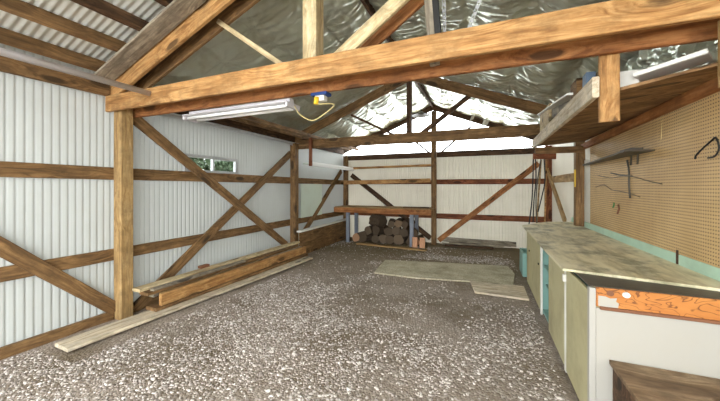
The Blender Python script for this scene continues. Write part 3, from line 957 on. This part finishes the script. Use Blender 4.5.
tube('plug', [(p.x - .02, p.y - .045, p.z - .02), (p.x - .025, p.y - .05, p.z - .085)], .022, 'yellow', ob, 10)
tag(tube('power_cord', [(-1.76, 2.55, 2.41), (-1.7, 2.56, 2.32), (-1.56, 2.56, 2.25), (-1.42, 2.55, 2.3), (-1.3, 2.52, 2.37), (p.x - .025, p.y - .05, p.z - .085)], .005, 'cable', None, 6, 6), 'yellowish power cord looping from the light fixture to the blue box', 'cord')

pl = root('pendant_lamp', at(423, 116, Y=8.3), 'dark flat pendant lamp hanging in front of the bright rear gable', 'lamp')
q = Vector(at(421, 115, Y=8.3))
n = 20
vs, fs = [], []
for rr_, zz in ((.02, .1), (.05, .09), (.09, .05), (.25, 0), (.255, -.015), (.24, -.012), (.08, .035)):
    for k in range(n):
        vs.append((math.cos(2 * PI * k / n) * rr_, math.sin(2 * PI * k / n) * rr_, zz))
for j in range(6):
    for k in range(n):
        a_, b_ = j * n + k, j * n + (k + 1) % n
        fs.append((a_, b_, b_ + n, a_ + n))
fs.append(tuple(range(n)))
link('lamp_shade', meshdata('shade', vs, fs), 'darkmetal', Matrix.Translation(q), pl, True)
tube('lamp_cord', [(q.x, q.y, q.z + .1), (q.x, q.y, rtop(q.x) + .02)], .008, 'black', pl, 6)

# perforated strap hangers
def strap(p0, p1, label):
    mw, L = basis(p0, p1, (0, 1, 0))
    n = int(L / .025)
    vs, fs = [], []
    w, h = .013, .006
    for i in range(n + 1):
        x = -L / 2 + L * i / n
        vs += [(x, -w, 0), (x, -h, 0), (x, h, 0), (x, w, 0)]
    for i in range(n):
        b = i * 4
        for k in (0, 1, 2):
            if k == 1 and i % 2 == 0:
                continue
            fs.append((b + k, b + k + 1, b + k + 5, b + k + 4))
    o = link('strap_hanger', meshdata('strap', vs, fs), 'galv', mw)
    m = o.modifiers.new('thick', 'SOLIDIFY')
    m.thickness = .002
    tag(o, label, 'strap', 'perforated steel straps')
strap((-.29, 2.46, 2.6), (-.31, 2.46, 3.5), 'upright perforated white steel strap beside the grey strut above the tie beam')
strap((-.2, 2.46, 2.6), (.1, 2.46, 3.35), 'slanting perforated white steel strap right of the upright strap')

# tattered scraps at the gable
TG = 'white scraps hanging in the rear gable'
for i, (px, py, w_, h_) in enumerate(((473, 110, .12, .3), (486, 116, .2, .28))):
    p = Vector(at(px, py, Y=8.8))
    vs = [((u - .5) * w_ * (1 - .25 * v) + .03 * math.sin(v * 5), .03 * math.sin(u * 6 + v * 3), -v * h_ * (1 - .2 * u)) for v in [k / 6 for k in range(7)] for u in [k / 4 for k in range(5)]]
    fs = [(j * 5 + k, j * 5 + k + 1, j * 5 + k + 6, j * 5 + k + 5) for j in range(6) for k in range(4)]
    o = link('paper_scrap', meshdata('scrap', vs, fs), 'white', Matrix.Translation(p), None, True)
    tag(o, ['narrow white scrap hanging from the right gable rafter', 'wider white scrap hanging from the right gable rafter'][i], 'scrap', TG)

# ------------------------------------------------------------------ things on the right wall
ws = root('wall_shelf', (1.38, 4.6, 1.95), 'thin dark shelf fixed to the pegboard with small brackets', 'shelf')
plate('shelf_plate', [(1.44, 3.6), (1.2, 3.55), (1.385, 5.62), (1.44, 5.62)], 1.93, 1.945, 'darkmetal', ws)
for y in (3.85, 4.0):
    tube('bracket', [(1.435, y, 1.95), (1.41, y, 1.93), (1.42, y + .04, 1.83)], .008, 'darkmetal', ws, 6)
tag(box('small_tray', (1.28, 3.66, 1.946), (1.38, 3.9, 1.975), 'darkmetal'), 'small dark tray lying on the thin pegboard shelf', 'tray')
WG = 'black wires on the pegboard'
def wire(pts, label, r=.0038, mat='darkmetal', cat='wire', name='wall_wire'):
    q = []
    for px, py in pts:
        a = at(px, py, X=1.428)
        q.append(a)
    tag(tube(name, q, r, mat, None, 6, 4), label, cat, WG)
wire([(627, 160), (629, 172), (629, 185), (630, 198)], 'thick dark cord hanging straight down the pegboard below the shelf', .009)
wire([(597, 175), (610, 178), (622, 176), (634, 177), (648, 181), (662, 184)], 'long black wire sagging sideways across the pegboard')
wire([(596, 187), (604, 185), (612, 190), (624, 192), (640, 197)], 'lower thin black wire curling across the pegboard')
wire([(611, 173), (620, 175), (632, 176)], 'short black wire beside the dark cord on the pegboard', .007)
wire([(695, 159), (697, 154), (711, 141), (716, 138), (719, 148), (715, 156), (708, 158)], 'bent black wire hook in a triangle on the near pegboard', .006, 'black', 'hook', 'wire_hook')
wire([(660, 100), (662, 116), (661, 140)], 'thin pale string hanging on the pegboard under the loft', .002, 'cable')
gx = at(614, 205, X=1.42)
tag(tube('green_clip', [(gx[0], gx[1], gx[2] + .03), gx, (gx[0] - .02, gx[1] - .03, gx[2] - .03)], .007, 'green', None, 6), 'small green clip hooked on the pegboard', 'clip')
gx = at(619, 209, X=1.42)
tag(tube('brown_hook', [(gx[0], gx[1] + .02, gx[2] + .05), gx, (gx[0] - .03, gx[1] - .05, gx[2] - .05)], .009, 'rust', None, 6), 'small brown hook beside the green clip on the pegboard', 'hook')

# cords and tool handles at the far end of the worktop
HG = 'cords hanging at the far right corner'
for i, (a, lb) in enumerate((([(533.5, 152), (533, 175), (532, 200), (529, 224)], 'outermost dark cord hanging left of the far end of the worktop'),
                            ([(535, 152), (536, 178), (534, 200), (533, 222)], 'second dark cord hanging beside the outermost one'),
                            ([(541, 158), (537, 185), (536, 205), (537, 224)], 'third dark cord slanting towards the tool handles'),
                            ([(544, 158), (545, 180), (542, 196), (538, 212)], 'fourth dark cord nearest the far corner post'))):
    tag(tube('hanging_cord', [at(x, y, Y=6.75 + .03 * i) for x, y in a], .011, 'black' if i != 2 else 'darkmetal', None, 6, 5), lb, 'cord', HG)
TGp = 'long tool handles leaning in the far right corner'
for i, (a, b2, m, lb) in enumerate((((541, 160), (537, 219), 'tan', 'thin tan tool handle leaning behind the cords'),
                                  ((546.5, 157), (545, 219), 'honey', 'upright honey tool handle beside the corner post'))):
    tag(tube('tool_handle', [at(*a, Y=7.2), tuple(Vector(at(*a, Y=7.2)) + (Vector(at(*b2, Y=7.1)) - Vector(at(*a, Y=7.2))) * (at(*a, Y=7.2)[2] / (at(*a, Y=7.2)[2] - at(*b2, Y=7.1)[2])))], .016, m, None, 8), lb, 'handle', TGp)
tag(beam('cross_rail', at(533, 156, Y=6.72), at(556, 156, Y=6.72), .05, .12, 'redbrown'), 'reddish cross rail the cords hang from behind the loft', 'rail')

# ------------------------------------------------------------------ loose gravel
def gravel():
    phi = (1 + 5 ** .5) / 2
    base = np.array([(-1, phi, 0), (1, phi, 0), (-1, -phi, 0), (1, -phi, 0), (0, -1, phi), (0, 1, phi), (0, -1, -phi), (0, 1, -phi), (phi, 0, -1), (phi, 0, 1), (-phi, 0, -1), (-phi, 0, 1)], float)
    base /= np.linalg.norm(base[0])
    tri = np.array([(0, 11, 5), (0, 5, 1), (0, 1, 7), (0, 7, 10), (0, 10, 11), (1, 5, 9), (5, 11, 4), (11, 10, 2), (10, 7, 6), (7, 1, 8), (3, 9, 4), (3, 4, 2), (3, 2, 6), (3, 6, 8), (3, 8, 9), (4, 9, 5), (2, 4, 11), (6, 2, 10), (8, 6, 7), (9, 8, 1)])
    pts = []
    N = 90000
    X = rng.uniform(-4.15, 1.3, N)
    Y = rng.uniform(.7, 8.3, N)
    U = rng.uniform(0, 1, N)
    for x, y, u in zip(X, Y, U):
        if x > .58 and y > 2.3: continue
        if x > .72 and 1.35 < y: continue
        if x < -3.46 and 1.55 < y < 5.95: continue
        if -2.05 < x < .5 and 5.3 < y < 6.8 and u > .06: continue
        if -.3 < x < .6 and 4.8 < y < 5.5: continue
        d = noise.noise((x * .55, y * .55, 1.7)) * .7 + noise.noise((x * 2.4, y * 2.4, 4.4)) * .45
        dens = .36 + d * 1.9 - .25 * math.exp(-((x + 3.3) / .35) ** 2)
        if y < 2.6: dens += .5 * (2.6 - y)
        if y > 4.4: dens -= (y - 4.4) * .12
        if u < max(.04, min(1, dens)):
            pts.append((x, y))
    P = np.array(pts)
    n = len(P)
    s = rng.gamma(4, .0015, n) + .0035
    s = np.minimum(s, .019)
    sc = s[:, None] * np.stack([rng.uniform(.8, 1.5, n), rng.uniform(.7, 1.2, n), rng.uniform(.4, .8, n)], 1)
    ang = rng.uniform(0, 2 * PI, n)
    v = base[None] * (1 + rng.uniform(-.28, .28, (n, 12, 1)))
    v = v * sc[:, None, :]
    ca, sa = np.cos(ang)[:, None], np.sin(ang)[:, None]
    x = v[:, :, 0] * ca - v[:, :, 1] * sa
    y = v[:, :, 0] * sa + v[:, :, 1] * ca
    z = v[:, :, 2]
    tx = rng.uniform(-.5, .5, (n, 1))
    y, z = y * np.cos(tx) - z * np.sin(tx), y * np.sin(tx) + z * np.cos(tx)
    gz = np.array([min(noise.noise((a * .5, b * .5, 3)) * .022 + noise.noise((a * 2.2, b * 2.2, 8)) * .008 - .012, .012) for a, b in P])
    V = np.stack([x + P[:, :1], y + P[:, 1:], z + gz[:, None] + s[:, None] * .1], 2).reshape(-1, 3)
    T = (tri[None] + (np.arange(n) * 12)[:, None, None]).reshape(-1, 3)
    me = bpy.data.meshes.new('gravel')
    me.vertices.add(len(V))
    me.vertices.foreach_set('co', V.ravel().astype(np.float32))
    me.loops.add(T.size)
    me.loops.foreach_set('vertex_index', T.ravel().astype(np.int32))
    me.polygons.add(len(T))
    me.polygons.foreach_set('loop_start', np.arange(0, T.size, 3, dtype=np.int32))
    me.polygons.foreach_set('loop_total', np.full(len(T), 3, dtype=np.int32))
    me.update(calc_edges=True)
    o = link('gravel', me, 'stone')
    tag(o, 'loose pale grey gravel scattered over the dirt floor', 'gravel', None, 'stuff')
    print('stones', n)
gravel()

# ------------------------------------------------------------------ daylight
W = bpy.data.worlds.new('overcast_sky')
S.world = W
W.use_nodes = True
nt = W.node_tree
bg = nt.nodes['Background']
bg.inputs[0].default_value = (.94, .985, 1.0, 1)
bg.inputs[1].default_value = 5.0

cam = bpy.data.cameras.new('camera')
co = bpy.data.objects.new('camera', cam)
COL.objects.link(co)
co.location = (0, 0, H)
co.rotation_euler = (PI / 2, 0, YAW)
cam.sensor_width = 36
cam.lens = 36 * F / 720
cam.shift_y = -(200.5 - CY) / 720
cam.clip_start = .05
S.camera = co
S.view_settings.view_transform = 'Standard'
S.view_settings.look = 'None'
S.view_settings.gamma = 1
S.view_settings.exposure = 0.88
S.view_settings.use_curve_mapping = False
S.cycles.use_denoising = True
S.cycles.max_bounces = 10
S.cycles.diffuse_bounces = 6
S.cycles.caustics_reflective = True
S.cycles.sample_clamp_indirect = 8
